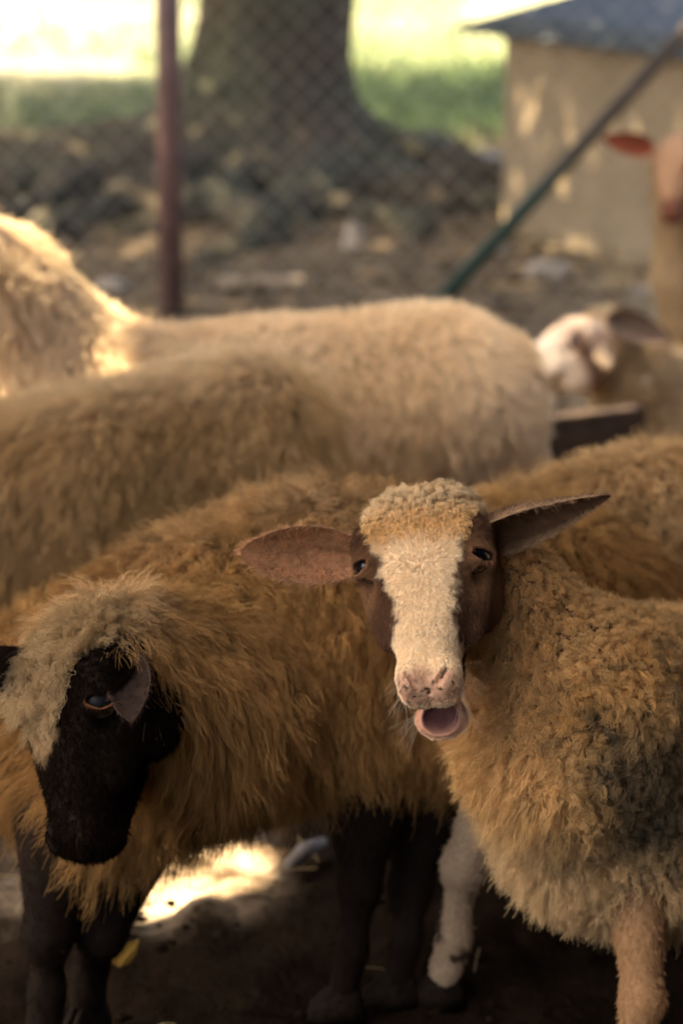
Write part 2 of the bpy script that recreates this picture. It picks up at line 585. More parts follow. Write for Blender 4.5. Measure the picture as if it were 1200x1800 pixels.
def legs(caps, hoofs, top, knee, foot, rt=.055, rk=.028, rf=.019, hd=(-1, 0)):
    top, knee, foot = map(np.asarray, (top, knee, foot))
    foot = np.array([foot[0], foot[1], .045])
    pas = foot + np.array([hd[0] * -.012, hd[1] * -.012, .055])
    caps += [(top, knee, rt, rk, 0), (knee, knee + (knee - top) * .02, rk * 1.08, rk * 1.05, 0), (knee, pas, rk * .82, rf, 0), (pas, foot, rf * 1.12, rf * 1.25, 0)]
    hoofs.append((foot - np.array([0, 0, .045]), hd))

def facing(p, n):
    v = nrm(CAM - p)
    return 0.25 + 0.75 * sstep(-.35, .15, (v * n).sum(1))

HERD = 'sheep crowded together in the pen'

# ================================================================== SETTING
def ground():
    xs = np.unique(np.concatenate([np.linspace(-80, -8, 13), np.linspace(-8, -2.2, 30), np.linspace(-2.2, 2.4, 185), np.linspace(2.4, 9, 30), np.linspace(9, 80, 13)]))
    ys = np.unique(np.concatenate([np.linspace(-30, 1.6, 20), np.linspace(1.6, 5, 137), np.linspace(5, 15, 170), np.linspace(15, 30, 60), np.linspace(30, 140, 20)]))
    X, Y = np.meshgrid(xs, ys, indexing='ij')
    p = np.stack([X.ravel(), Y.ravel(), np.zeros(X.size)], 1)
    near = sstep(7.5, 5.5, p[:, 1])
    z = (fbm(p, 6, 3, 4) - .5) * .03 * (0.5 + near) + (fbm(p, 28, 9, 2) - .5) * .035 * near
    z += (fbm(p, .7, 4, 2) - .5) * .10 * sstep(7, 10, p[:, 1])
    p[:, 2] = z - .012 * near
    nx, ny = len(xs), len(ys)
    i, j = np.meshgrid(np.arange(nx - 1), np.arange(ny - 1), indexing='ij')
    a = (i * ny + j).ravel()
    f = np.stack([a, a + ny, a + ny + 1, a + 1], 1)
    m = Mat('ground_soil')
    g = m.n('ShaderNodeNewGeometry').outputs['Position']
    sx = m.n('ShaderNodeSeparateXYZ'); m.l(g, sx.inputs[0])
    def zone(a, b, wob, sc):
        n1 = m.n('ShaderNodeMath', operation='MULTIPLY_ADD'); m.l(m.noise(sc, 3, .6, g), n1.inputs[0]); n1.inputs[1].default_value = wob
        m.l(sx.outputs[1], n1.inputs[2])
        r = m.n('ShaderNodeMapRange', interpolation_type='SMOOTHSTEP'); m.l(n1.outputs[0], r.inputs[0])
        r.inputs[1].default_value = a + wob / 2; r.inputs[2].default_value = b + wob / 2
        return r.outputs[0]
    def xzone(a, b, wob, sc):
        n1 = m.n('ShaderNodeMath', operation='MULTIPLY_ADD'); m.l(m.noise(sc, 3, .6, g), n1.inputs[0]); n1.inputs[1].default_value = wob
        m.l(sx.outputs[0], n1.inputs[2])
        r = m.n('ShaderNodeMapRange', interpolation_type='SMOOTHSTEP'); m.l(n1.outputs[0], r.inputs[0])
        r.inputs[1].default_value = a + wob / 2; r.inputs[2].default_value = b + wob / 2
        return r.outputs[0]
    n1 = m.noise(9, 6, .65, g); n2 = m.noise(60, 4, .6, g); n3 = m.noise(1.3, 3, .5, g)
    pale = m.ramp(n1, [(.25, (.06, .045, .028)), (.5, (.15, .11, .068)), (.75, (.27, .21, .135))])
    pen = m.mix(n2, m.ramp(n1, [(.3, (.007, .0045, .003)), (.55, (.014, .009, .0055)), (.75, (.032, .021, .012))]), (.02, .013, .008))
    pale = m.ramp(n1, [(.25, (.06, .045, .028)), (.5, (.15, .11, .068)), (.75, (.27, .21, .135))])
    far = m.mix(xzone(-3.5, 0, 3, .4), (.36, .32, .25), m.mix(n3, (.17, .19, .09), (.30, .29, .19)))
    sunlit = m.ramp(n1, [(.36, (.05, .035, .02)), (.5, (.22, .16, .10)), (.68, (.40, .31, .21))])  # paler soil colour painted in where the sun patch falls
    pen = m.mix(xzone(-.16, -.06, .10, 7), m.mix(xzone(-.62, -.42, .1, 6), pen, m.mix(zone(3.2, 3.4, .25, 6), pen, sunlit)), pen)
    pen = m.mix(xzone(-2.3, -1.6, .6, 2), pale, pen)  # unseen pale soil at left, put in to bounce light inward
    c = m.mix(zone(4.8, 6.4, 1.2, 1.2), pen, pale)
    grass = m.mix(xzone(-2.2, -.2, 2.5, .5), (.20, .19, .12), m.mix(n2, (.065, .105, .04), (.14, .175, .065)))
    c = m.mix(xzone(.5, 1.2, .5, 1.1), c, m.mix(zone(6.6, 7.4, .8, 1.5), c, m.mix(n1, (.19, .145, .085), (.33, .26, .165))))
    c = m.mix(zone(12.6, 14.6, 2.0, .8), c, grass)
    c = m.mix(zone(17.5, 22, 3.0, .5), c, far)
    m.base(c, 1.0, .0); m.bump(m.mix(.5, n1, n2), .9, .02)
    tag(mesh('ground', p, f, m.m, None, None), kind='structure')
ground()

def rect_roof():
    """unseen barn over the flock: roof outline and boards are shaped to steer light"""
    m = Mat('barn_timber'); nz = m.noise(20, 4, .6, m.coord())
    m.base(m.ramp(nz, [(.3, (.05, .035, .022)), (.7, (.13, .09, .055))]), .9)
    b = empty('barn', (0, 0, 0), 'unseen open sided timber barn, roof cut to shape the light on the flock', 'barn')
    mb = MB()
    poly = [(-1.0, 4.62), (-1.70, 4.7), (-1.78, 4.25), (-1.86, 4.0), (-3.0, 3.9), (-3.0, 3.19), (-2.27, 3.17), (-1.94, 3.12), (-1.98, 2.95), (-2.2, 2.82), (-2.29, 3.14), (-3.0, 3.16), (-3.0, 1.62), (-.4, 1.62), (-.1, -2), (5, -2), (5, 3.45), (-.95, 3.45)]  # opening, notch and slit cut to place sun patches and sky light
    z = lambda q: 2.62
    n = len(poly)
    mb.add([(x, y, 2.57) for x, y in poly] + [(x, y, 2.62) for x, y in poly],
           [tuple(range(n)), tuple(range(2 * n - 1, n - 1, -1))] + [(i, i + n, (i + 1) % n + n, (i + 1) % n) for i in range(n)])
    mb.build('roof', m.m, b)
    w = MB(); w.box((4.9, 2.0, 1.3), (.1, 7.8, 2.56)); w.build('wall', m.m, b)
    for c, s in (((-2.95, .7, .5), (.06, 5.4, 1.0)), ((-1.5, -2.0, .5), (2.9, .06, 1.0)), ((2.4, -2.0, 1.28), (4.9, .08, 2.56)), ((-.9, 1.86, .24), (4.1, .04, .48)), ((-1.2, 2.2, .45), (.04, .6, .9))):  # unseen boards added to block low light from front and left
        w = MB(); w.box(c, s); w.build('shade_boarding', m.m, b)
    for x, y in ((-2.85, 1.7), (4.6, 3.3)):
        w = MB(); w.box((x, y, 1.28), (.14, .14, 2.56)); w.build('post', m.m, b, bevel=.01)
rect_roof()

# ================================================================== SHEEP A: the ewe looking at us
def face_colours(q, seed, kind):
    """coat colours on the head, by place on the head (x across, u down the nose, n out)"""
    x, u, n = q[:, 0], q[:, 1], q[:, 2]
    wob = (fbm(q, 48, seed) - .5) * .028 + (fbm(q, 190, seed + 3, 2) - .5) * .010
    if kind == 'blaze':
        brown = np.array([.125, .064, .035]); tan = np.array([.34, .18, .085]); white = np.array([.86, .68, .43])
        capc = np.array([.70, .45, .19]); pink = np.array([.66, .31, .19])
        bw = np.interp(u, [0, .03, .06, .09, .13, .17, .2, .215, .24], [.066, .052, .046, .040, .034, .031, .036, .06, .2])
        side = sstep(-.006, .006, np.abs(x + .001) - bw + wob)
        side = np.maximum(side, sstep(-.050, -.060, n + wob * .6) * sstep(.246, .228, u + wob))
        side = side * sstep(.262, .245, u + wob)
        br = lerp3(brown, tan, sstep(.030, .012, np.hypot(np.hypot(np.abs(x) - .058, (u - .098) * .6), n + .026)) * .95)
        br = br * (0.8 + .4 * fbm(q, 40, 3))[:, None]
        tn = np.maximum(sstep(-.02, -.10, n) * .45, sstep(.040, .055, np.abs(x)) * sstep(.16, .12, u) * sstep(.05, .075, u) * .75)
        br = lerp3(br, tan * .75, tn)
        wh = lerp3(white, capc, sstep(.075, .035, u + wob))
        c = lerp3(wh, br, side)
        pk = sstep(.232, .246, u + wob * .5) * sstep(.037, .024, np.abs(x)) * sstep(-.05, -.03, n)
        pk = np.maximum(pk, sstep(.240, .255, u) * sstep(-.070, -.078, n) * sstep(.033, .024, np.abs(x)) * sstep(-.112, -.103, n) * .9)
        c = lerp3(c, pink, pk * np.where(n < -.07, .95, .62))
        dirt = sstep(.60, .70, fbm(q, 170, 11)) * sstep(.236, .25, u) * sstep(-.046, -.03, n) * sstep(.036, .026, np.abs(x))
        c = lerp3(c, np.array([.03, .018, .012]), dirt * .9)
        ax_ = np.abs(x)
        ns = cap(np.stack([ax_, u, n], 1), (.022, .238, -.004), (.008, .260, -.014), .0022, .0045)
        c = lerp3(c, np.array([.05, .02, .013]), sstep(.0012, -.0015, ns + wob * .25))
        es = eye_slot(np.stack([ax_, u, n], 1))
        c = lerp3(c, np.array([.30, .15, .075]), sstep(.006, .002, es))
        c = lerp3(c, np.array([.07, .03, .018]), sstep(.0022, .0004, es))
        c = lerp3(c, np.array([.10, .042, .040]), sstep(1.1, .95, np.linalg.norm((q - np.array([0, .275, -.086])) / np.array([.0225, .032, .0165]), axis=1)))
        return np.clip(c, 0, 1), pk
    if kind == 'dark':
        blk = np.array([.011, .0065, .004]); wl = np.array([.36, .24, .12])
        side = sstep(-.004, .004, np.abs(x + .012) - np.interp(u, [0, .05, .09, .13, .17], [.07, .05, .034, .022, -.01]) + wob)
        side = np.maximum(side, sstep(.135, .16, u + wob))
        c = lerp3(wl, blk, side)
        es = eye_slot(np.stack([np.abs(x), u, n], 1))
        c = lerp3(c, np.array([.17, .07, .025]), sstep(.0035, .001, es) * sstep(-.004, .004, u - .085))
        return np.clip(c, 0, 1), np.zeros(len(x))
    if kind == 'pale':
        wl = np.array([.55, .40, .27]); pk = np.array([.66, .53, .38]); br = np.array([.18, .11, .07])
        c = lerp3(wl, pk, sstep(.08, .15, u))
        c = lerp3(c, br, sstep(.026, .014, np.hypot(np.abs(x) - .062, u - .083)))
        return np.clip(c, 0, 1), np.zeros(len(x))
    wl = np.array([.34, .20, .11]); pk = np.array([.13, .05, .03])
    return np.clip(lerp3(wl, pk, sstep(.17, .22, u + wob)), 0, 1), np.zeros(len(x))

def join(v1, f1, c1, v2, f2, c2):
    return np.concatenate([v1, v2]), np.concatenate([f1, f2 + len(v1)]), np.concatenate([c1, c2])

def leg_fur(root, v, f, w, col, n_h, ln=.0055):
    tr = tri_of(f); vn = vert_normals(v, tr)
    p, n, _ = sample(v, tr, vn, np.where(w < .6, 1.0, 0) * facing(v, vn) * sstep(.05, .07, v[:, 2]) * sstep(.5, .4, v[:, 2]), n_h)
    kd = KDTree(len(v))
    for i, q in enumerate(v): kd.insert(Vector(q), i)
    kd.balance()
    ix = np.array([kd.find(q)[1] for q in p.tolist()])
    grow('leg_fur', root, p, n, ln, np.tile([0, 0, -1.0], (n_h, 1)), np.clip(col[ix] * 1.2, 0, 1), rad=.0003, lift=.3, clump_r=.006, clump=.2, droop=.05, K=4, mat=FUR, frizz=.2)

def ewe_main():
    root = empty('sheep', (.3, 2.8, 0), 'cream ewe with brown eye patches and white blaze, mouth open, facing the camera', 'sheep', HERD)
    caps, hoofs = [], []
    C1, C2, C3 = P(1115, 1335, 2.86), P(1500, 1335, 2.96), P(1930, 1350, 3.08)
    caps.append((C1, C2, .178, .185, 1)); caps.append((C2, C3, .185, .17, 1))
    caps.append((P(1010, 1275, 2.74), C1, .135, .16, 1))
    caps.append((P(1000, 1230, 2.76), P(870, 1040, 2.74), .112, .062, 1))
    caps.append((P(870, 1040, 2.74), P(810, 960, 2.735), .062, .045, 1))
    caps.append((P(1010, 1470, 2.78), P(1150, 1495, 2.86), .075, .08, 1))
    legs(caps, hoofs, P(1115, 1480, 2.74), P(1128, 1760, 2.68), np.array([.335, 2.66, 0]), .042, .023, .018)
    legs(caps, hoofs, np.array([.215, 2.94, .37]), np.array([.162, 2.985, .21]), np.array([.140, 3.0, 0]), .046, .0245, .019)
    for y, dx in ((2.95, 0), (3.2, .06)):
        legs(caps, hoofs, np.array([1.12 + dx, y, .42]), np.array([1.20 + dx, y, .25]), np.array([1.16 + dx, y, 0]), .08, .03, .02)
    v, f, w = build_body(caps, .011)
    base = np.array([.20, .125, .065])
    leg = np.array([.36, .21, .10])
    whiteleg = sstep(.02, -.03, v[:, 0] - .21) * sstep(.36, .3, v[:, 2]) * sstep(2.88, 2.93, v[:, 1])
    lc = lerp3(leg, np.array([.47, .35, .22]), whiteleg)
    spots = sstep(.66, .72, fbm(v, 38, 77, 2)) * whiteleg * sstep(.2, .1, v[:, 2])
    lc = lerp3(lc, np.array([.05, .03, .02]), spots)
    col = lerp3(lc, np.broadcast_to(base, lc.shape), w)
    # head
    O = P(733, 874, 2.65)
    R = head_axes(None, math.radians(24), math.radians(9), math.radians(2.5), O)
    sc = np.array([1.06, .87, 1.0])
    hv, hf, hw = build_head(R, O, sc, .0021, True)
    hc, pk = face_colours(hv, 21, 'blaze')
    V, F, CC = join(v, f, col, hw, hf, hc * .85)
    mesh('body', V, F, SKIN, root, CC)
    make_eyes(root, R, O, sc)
    for q, hd in hoofs: hoof(root, q, hd)
    L = lambda x, u, n: O + R @ (np.array([x, u, n]) * sc)
    # tongue and lower gum inside the open mouth
    tv, tf = sphere(None, 1)
    tl = tv * np.array([.0190, .034, .0045]) + np.array([0, .226, -.1015])
    mesh('tongue', O + (tl * sc) @ R.T, tf, WET, root, np.tile((.20, .095, .092), (len(tv), 1)))
    # ears
    make_ear(root, L(-.066, .058, -.045), P(421, 958, 2.60), np.array([0, .10, 1.0]), .030, (.56, .29, .14), (.12, .065, .035), cup=.5, peak=.52, hairs=9000, flip=-1, sag=-.05, edge=(.50, .29, .16))
    make_ear(root, L(.060, .036, -.055), P(1072, 879, 2.70), np.array([.12, -.45, 1.0]), .026, (.17, .095, .05), (.13, .075, .042), cup=.7, peak=.3, hairs=9000, flip=1, sag=.04, edge=(.55, .36, .20), curlback=.2)
    # short fur of the face
    tr = tri_of(hf); vn = vert_normals(hw, tr)
    lid = sstep(.0012, .0045, eye_slot(np.abs(hv) * [1, 0, 0] + hv * [0, 1, 1]))
    inm = sstep(.90, 1.05, np.linalg.norm((hv - np.array([0, .270, -.092])) / np.array([.0245, .030, .021]), axis=1))
    wt = lid * (1 - pk * .85) * inm
    p, n, _ = sample(hw, tr, vn, wt * facing(hw, vn), 140000)
    q = ((p - O) @ R) / sc
    c, pkk = face_colours(q, 21, 'blaze')
    flow = R @ np.array([0, 1.0, 0])
    cmb = np.tile(flow, (len(p), 1)) * (1 - 1.5 * sstep(.13, .07, q[:, 1]) * sstep(.05, .03, np.abs(q[:, 0])))[:, None] + np.outer(np.sign(q[:, 0]) * sstep(0, .03, np.abs(q[:, 0])) * .7, R[:, 0])
    ln = np.interp(q[:, 1], [0, .06, .1, .2, .25], [.008, .0055, .0036, .003, .0026])
    grow('face_fur', root, p, n, ln, cmb + .3 * RNG.normal(size=(len(p), 3)) * .5, c * 1.02, rad=.00019, lift=.36, clump_r=.0035, clump=.15, droop=.0, frizz=.16, K=4, gjit=.16, mat=FUR, cjit=.12)
    # woolly cap of curls
    cw = sstep(.070, .030, hv[:, 1] + (fbm(hv, 60, 8) - .5) * .03) * sstep(.060, .050, np.abs(hv[:, 0])) * sstep(-.09, -.06, hv[:, 2])
    p, n, _ = sample(hw, tr, vn, cw, 26000)
    q = ((p - O) @ R) / sc
    cc = lerp3(np.array([.74, .56, .32]), np.array([.72, .46, .19]), sstep(.0, .05, q[:, 1]))
    grow('wool_cap', root, p, n, np.interp(q[:, 1], [0, .035, .06], [.012, .007, .003]), np.tile(flow, (len(p), 1)) * .2, cc, rad=.0003, lift=1.0, clump_r=.007, clump=.85, curl=.0026, turns=1.6, droop=.1, frizz=.12, K=8, gjit=.5)
    # whiskers
    wp, wn, _ = sample(hw, tr, vn, sstep(.215, .235, hv[:, 1]) * sstep(.018, .03, np.abs(hv[:, 0])) * sstep(-.02, -.04, hv[:, 2]), 70)
    grow('whiskers', root, wp, wn, .030, np.tile(flow, (70, 1)) * .6, np.tile((.6, .5, .36), (70, 1)), rad=.00013, lift=1.0, clump_r=.003, clump=0, droop=.2, frizz=.1, K=5, mat=FUR)
    # fleece
    tr = tri_of(f); vn = vert_normals(v, tr)
    inview = .30 + .70 * sstep(1.0, .72, v[:, 0])
    p, n, ww = sample(v, tr, vn, np.where(w > .25, w, 0) * facing(v, vn) * inview, 230000)
    side = sstep(.20, .32, p[:, 0] - .25 * (.45 - p[:, 2])) * sstep(.66, .60, p[:, 2]) * sstep(.29, .34, p[:, 2])
    neck = sstep(.60, .66, p[:, 2]) * sstep(.36, .28, p[:, 0])
    ln = .018 + .012 * (1 - side) * sstep(.62, .46, p[:, 2]) - .006 * neck
    clean = np.array([.70, .45, .19]); orange = np.array([.58, .32, .10]); cream = np.array([.76, .58, .33])
    c = lerp3(clean, orange, sstep(.35, .75, fbm(p, 9, 31)) * .8)
    c = lerp3(c, cream, sstep(.62, .68, p[:, 2]) * sstep(.34, .44, p[:, 0]) * .9)
    c = lerp3(c, cream, sstep(.44, .32, p[:, 2]) * .6)
    dx = np.hypot((p[:, 0] - .37) / .13, (p[:, 2] - .46) / .13)
    dirt = sstep(1.1, .35, dx + (fbm(p, 14, 41) - .5) * 1.1)
    dirt2 = sstep(.60, .74, fbm(p, 55, 43, 2)) * sstep(1.7, .8, dx)
    c = lerp3(c, np.array([.105, .085, .06]), np.clip(dirt * .8 + dirt2 * .7, 0, .92))
    comb = np.tile([-.25, -.1, -.8], (len(p), 1))
    comb = comb * (1 - .6 * neck)[:, None] * (1 - .55 * side)[:, None]
    grow('fleece', root, p, n, ln, comb, c, rad=.00042, lift=.85, clump_r=.0085, clump=.45 + .42 * side, cexp=.7, curl=.0015 + .0030 * side, turns=1.3, droop=.15, frizz=.14, K=8, gjit=.5, cjit=.2)
    leg_fur(root, v, f, w, col, 30000)
    return root
ewe_main()

# ================================================================== the other sheep
def fleece(root, v, f, w, n_h, ln, colfn, comb, clump_r, rad, **kw):
    tr = tri_of(f); vn = vert_normals(v, tr)
    p, n, ww = sample(v, tr, vn, np.where(w > .25, w, 0) * facing(v, vn), n_h)
    cb = comb(p, n) if callable(comb) else np.tile(comb, (len(p), 1))
    l = ln(p) if callable(ln) else ln
    return grow('fleece', root, p, n, l, cb, colfn(p, n), rad=rad, clump_r=clump_r, **kw)

def wool_colour(a, b, seed, dark=None):
    def fn(p, n):
        c = lerp3(np.array(a), np.array(b), sstep(.3, .75, fbm(p, 7, seed)))
        if dark is not None:
            c = lerp3(c, np.array(dark), sstep(.55, .8, fbm(p * [1.6, 1.6, .7], 16, seed + 5)) * .6)
        return c
    return fn

def ewe_dark():
    root = empty('sheep', (-.1, 2.95, 0), 'orange brown ewe with black face hung low at the left edge', 'sheep', HERD)
    caps, hoofs = [], []
    B1, B2, B3, B4 = P(950, 1125, 3.14), P(560, 1125, 3.05), P(360, 1185, 3.0), P(120, 1260, 2.98)
    caps += [(B1, B2, .18, .18, 1), (B2, B3, .18, .17, 1), (B3, B4, .17, .145, 1)]
    caps += [(P(340, 1230, 2.86), P(200, 1170, 2.74), .13, .085, 1)]                 # neck
    caps += [(P(290, 1310, 2.92), P(190, 1400, 2.88), .11, .085, 1)]                  # brisket
    HD = (.95, .3)
    legs(caps, hoofs, P(245, 1420, 2.90), P(180, 1640, 2.88), np.array([P(150, 1700, 2.90)[0], 2.92, 0]), .07, .028, .02, (-.5, -.8))
    legs(caps, hoofs, P(120, 1440, 2.86), P(85, 1640, 2.84), np.array([P(70, 1700, 2.82)[0], 2.83, 0]), .07, .028, .02, (-.5, -.8))
    legs(caps, hoofs, P(650, 1330, 2.98), P(632, 1560, 2.97), np.array([P(605, 1740, 2.96)[0], 2.96, 0]), .07, .024, .0175, (-1, 0))
    legs(caps, hoofs, P(760, 1330, 3.06), P(722, 1560, 3.04), np.array([P(700, 1700, 3.0)[0], 3.0, 0]), .075, .025, .0175, (-1, 0))
    v, f, w = build_body(caps, .012)
    col = lerp3(np.array([.018, .011, .007]), np.array([.14, .08, .035]), w)
    O = P(92, 1118, 2.67)
    R = head_axes(None, math.radians(8), math.radians(50), math.radians(2), O)
    sc = np.array([1.08, .96, 1.05])
    hv, hf, hw = build_head(R, O, sc, .0032, False)
    hc, _ = face_colours(hv, 5, 'dark')
    V, F, CC = join(v, f, col, hw, hf, hc)
    mesh('body', V, F, SKIN, root, CC)
    make_eyes(root, R, O, sc, DULL)
    for q, hd in hoofs: hoof(root, q, hd)
    L = lambda x, u, n: O + R @ (np.array([x, u, n]) * sc)
    make_ear(root, P(218, 1150, 2.66), P(250, 1262, 2.55), np.array([1.0, .5, .45]), .023, (.035, .021, .015), (.035, .021, .015), cup=.55, peak=.5, hairs=2500, flip=1, sag=-.1, edge=(.12, .075, .05))
    make_ear(root, L(-.062, .045, -.05), P(-60, 1150, 2.62), np.array([.2, 0, 1.0]), .026, (.06, .04, .03), (.03, .02, .015), cup=.5, hairs=2000, flip=-1)
    tr = tri_of(hf); vn = vert_normals(hw, tr)
    p, n, _ = sample(hw, tr, vn, facing(hw, vn) * sstep(.0008, .004, eye_slot(np.abs(hv) * [1, 0, 0] + hv * [0, 1, 1])), 40000)
    q = ((p - O) @ R) / sc
    c, _ = face_colours(q, 5, 'dark')
    flow = R[:, 1]
    grow('face_fur', root, p, n, .006, np.tile(flow, (len(p), 1)), c, rad=.0003, lift=.4, clump_r=.005, clump=.3, droop=0, frizz=.2, K=4, mat=FUR)
    cw = sstep(.11, .085, hv[:, 1] + (fbm(hv, 50, 8) - .5) * .04) * sstep(.0, -.012, np.abs(hv[:, 0] + .012) - np.interp(hv[:, 1], [0, .05, .09, .12], [.075, .055, .042, .03]))
    p, n, _ = sample(hw, tr, vn, cw, 22000)
    grow('wool_cap', root, p, n, .022, np.tile(flow, (len(p), 1)) * .3, wool_colour((.50, .36, .19), (.42, .28, .13), 3)(p, n), rad=.0004, lift=1.0, clump_r=.009, clump=.85, curl=.003, turns=1.4, droop=.1, K=7, gjit=.5)
    def comb(p, n):
        c = np.tile([-.15, -.1, -1.0], (len(p), 1))
        top = sstep(.66, .74, p[:, 2])
        c[:, 0] -= .5 * top
        c += 1.1 * np.stack([fbm(p, 26, s, 2) - .5 for s in (211, 212, 213)], 1)
        c += 1.5 * np.stack([fbm(p, 7, s, 2) - .5 for s in (201, 202, 203)], 1)
        rr = p - P(200, 1230, 2.7)
        near = sstep(.34, .16, np.linalg.norm(rr[:, [0, 2]], axis=1))
        c += np.stack([rr[:, 2], rr[:, 0] * 0, -rr[:, 0]], 1) / .2 * near[:, None] * .9
        return c
    cf = wool_colour((.50, .285, .10), (.38, .20, .064), 61, (.14, .075, .03))
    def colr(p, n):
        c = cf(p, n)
        return lerp3(c, np.broadcast_to([.72, .53, .30], c.shape), sstep(.65, .77, p[:, 2] + .28 * np.clip(-p[:, 0] - .1, 0, .4)))  # cream along the ridge imitates light on the upper back
    leg_fur(root, v, f, w, col, 16000)
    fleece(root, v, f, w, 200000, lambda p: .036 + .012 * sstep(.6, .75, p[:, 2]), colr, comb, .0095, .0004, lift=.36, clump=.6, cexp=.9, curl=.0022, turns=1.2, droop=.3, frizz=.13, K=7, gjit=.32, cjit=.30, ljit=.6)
ewe_dark()

def ewe_behind():
    root = empty('sheep', (.6, 3.45, 0), 'brown woolled sheep behind the open mouthed ewe, head out of frame', 'sheep', HERD)
    caps, hoofs = [], []
    a, b, c = P(900, 1055, 3.42), P(1130, 1028, 3.47), P(1560, 985, 3.55)
    caps += [(a, b, .155, .185, 1), (b, c, .185, .20, 1)]
    nk = c + np.array([.22, .02, .08]); hd = nk + np.array([.16, -.03, .06])
    caps += [(c, nk, .15, .10, 1), (nk, hd, .09, .07, 1)]
    for q in (a + [.06, -.08, -.12], a + [.08, .1, -.12], c + [.02, -.08, -.12], c + [.02, .1, -.12]):
        legs(caps, hoofs, q, np.array([q[0], q[1], .24]), np.array([q[0], q[1], 0]), .07, .03, .02, (1, 0))
    v, f, w = build_body(caps, .013)
    col = lerp3(np.array([.12, .07, .04]), np.array([.16, .095, .045]), w)
    R = np.stack([[0.1, 1, 0], nrm([.8, -.08, -.6]), nrm([.6, 0, .8])], 1)
    O = hd + np.array([-.02, 0, .06])
    hv, hf, hw = build_head(R, O, 1.0, .006, False)
    hc, _ = face_colours(hv, 2, 'dark')
    V, F, CC = join(v, f, col, hw, hf, hc)
    mesh('body', V, F, SKIN, root, CC); make_eyes(root, R, O, 1.0)
    for q, h in hoofs: hoof(root, q, h)
    for s in (-1, 1):
        make_ear(root, O + R @ np.array([s * .06, .05, -.05]), O + R @ np.array([s * .17, .06, -.07]), R[:, 1], .025, (.08, .05, .04), (.03, .02, .015), hairs=0)
    fleece(root, v, f, w, 80000, .038, wool_colour((.62, .42, .20), (.50, .31, .13), 71, (.28, .16, .07)), [.1, -.1, -1], .011, .0006, lift=.55, clump=.6, curl=.002, droop=.3, gjit=.3, cjit=.2)
ewe_behind()

def ewe_left():
    root = empty('sheep', (-.5, 3.7, 0), 'shaggy brown sheep seen from its rump at left, behind the black faced ewe', 'sheep', HERD)
    caps, hoofs = [], []
    a, b, c = P(402, 812, 3.95), P(120, 900, 3.80), P(-170, 985, 3.66)
    caps += [(a, b, .178, .178, 1), (b, c, .178, .17, 1)]
    t = nrm(c - a)
    nk = c + t * .22 + np.array([0, 0, .08]); hd = nk + t * .15 + np.array([0, 0, .04])
    caps += [(c, nk, .14, .09, 1), (nk, hd, .085, .07, 1)]
    s = np.array([-t[1], t[0], 0])
    for q in (a - t * .02 + s * .09, a - t * .02 - s * .09, c + s * .09, c - s * .09):
        q = q - [0, 0, .12]
        legs(caps, hoofs, q, np.array([q[0], q[1], .24]), np.array([q[0], q[1], 0]), .07, .03, .02, (t[0], t[1]))
    v, f, w = build_body(caps, .014)
    col = lerp3(np.array([.16, .10, .06]), np.array([.17, .11, .055]), w)
    aa = nrm(t * .8 + np.array([0, 0, -.6])); xx = nrm(np.cross(aa, [0, 0, 1])); nn = np.cross(xx, aa)
    R = np.stack([xx, aa, nn], 1); O = hd + np.array([0, 0, .06])
    hv, hf, hw = build_head(R, O, 1.0, .006, False)
    hc, _ = face_colours(hv, 2, 'pale')
    V, F, CC = join(v, f, col, hw, hf, hc)
    mesh('body', V, F, SKIN, root, CC); make_eyes(root, R, O, 1.0)
    for q, h in hoofs: hoof(root, q, h)
    for sg in (-1, 1):
        make_ear(root, O + R @ np.array([sg * .06, .05, -.05]), O + R @ np.array([sg * .17, .06, -.07]), R[:, 1], .025, (.3, .2, .13), (.2, .13, .08), hairs=0)
    fleece(root, v, f, w, 80000, .045, lambda p, n: lerp3(wool_colour((.60, .41, .19), (.48, .31, .13), 81, (.38, .24, .10))(p, n), np.array([.80, .64, .40]), sstep(.72, .86, p[:, 2] + .12 * n[:, 2])), lambda p, n: np.tile(t * .7 + np.array([0, 0, -.8]), (len(p), 1)), .010, .0005, lift=.4, clump=.3, curl=.0012, droop=.3, gjit=.22, cjit=.16)  # upper back coloured cream to imitate its lit top
ewe_left()

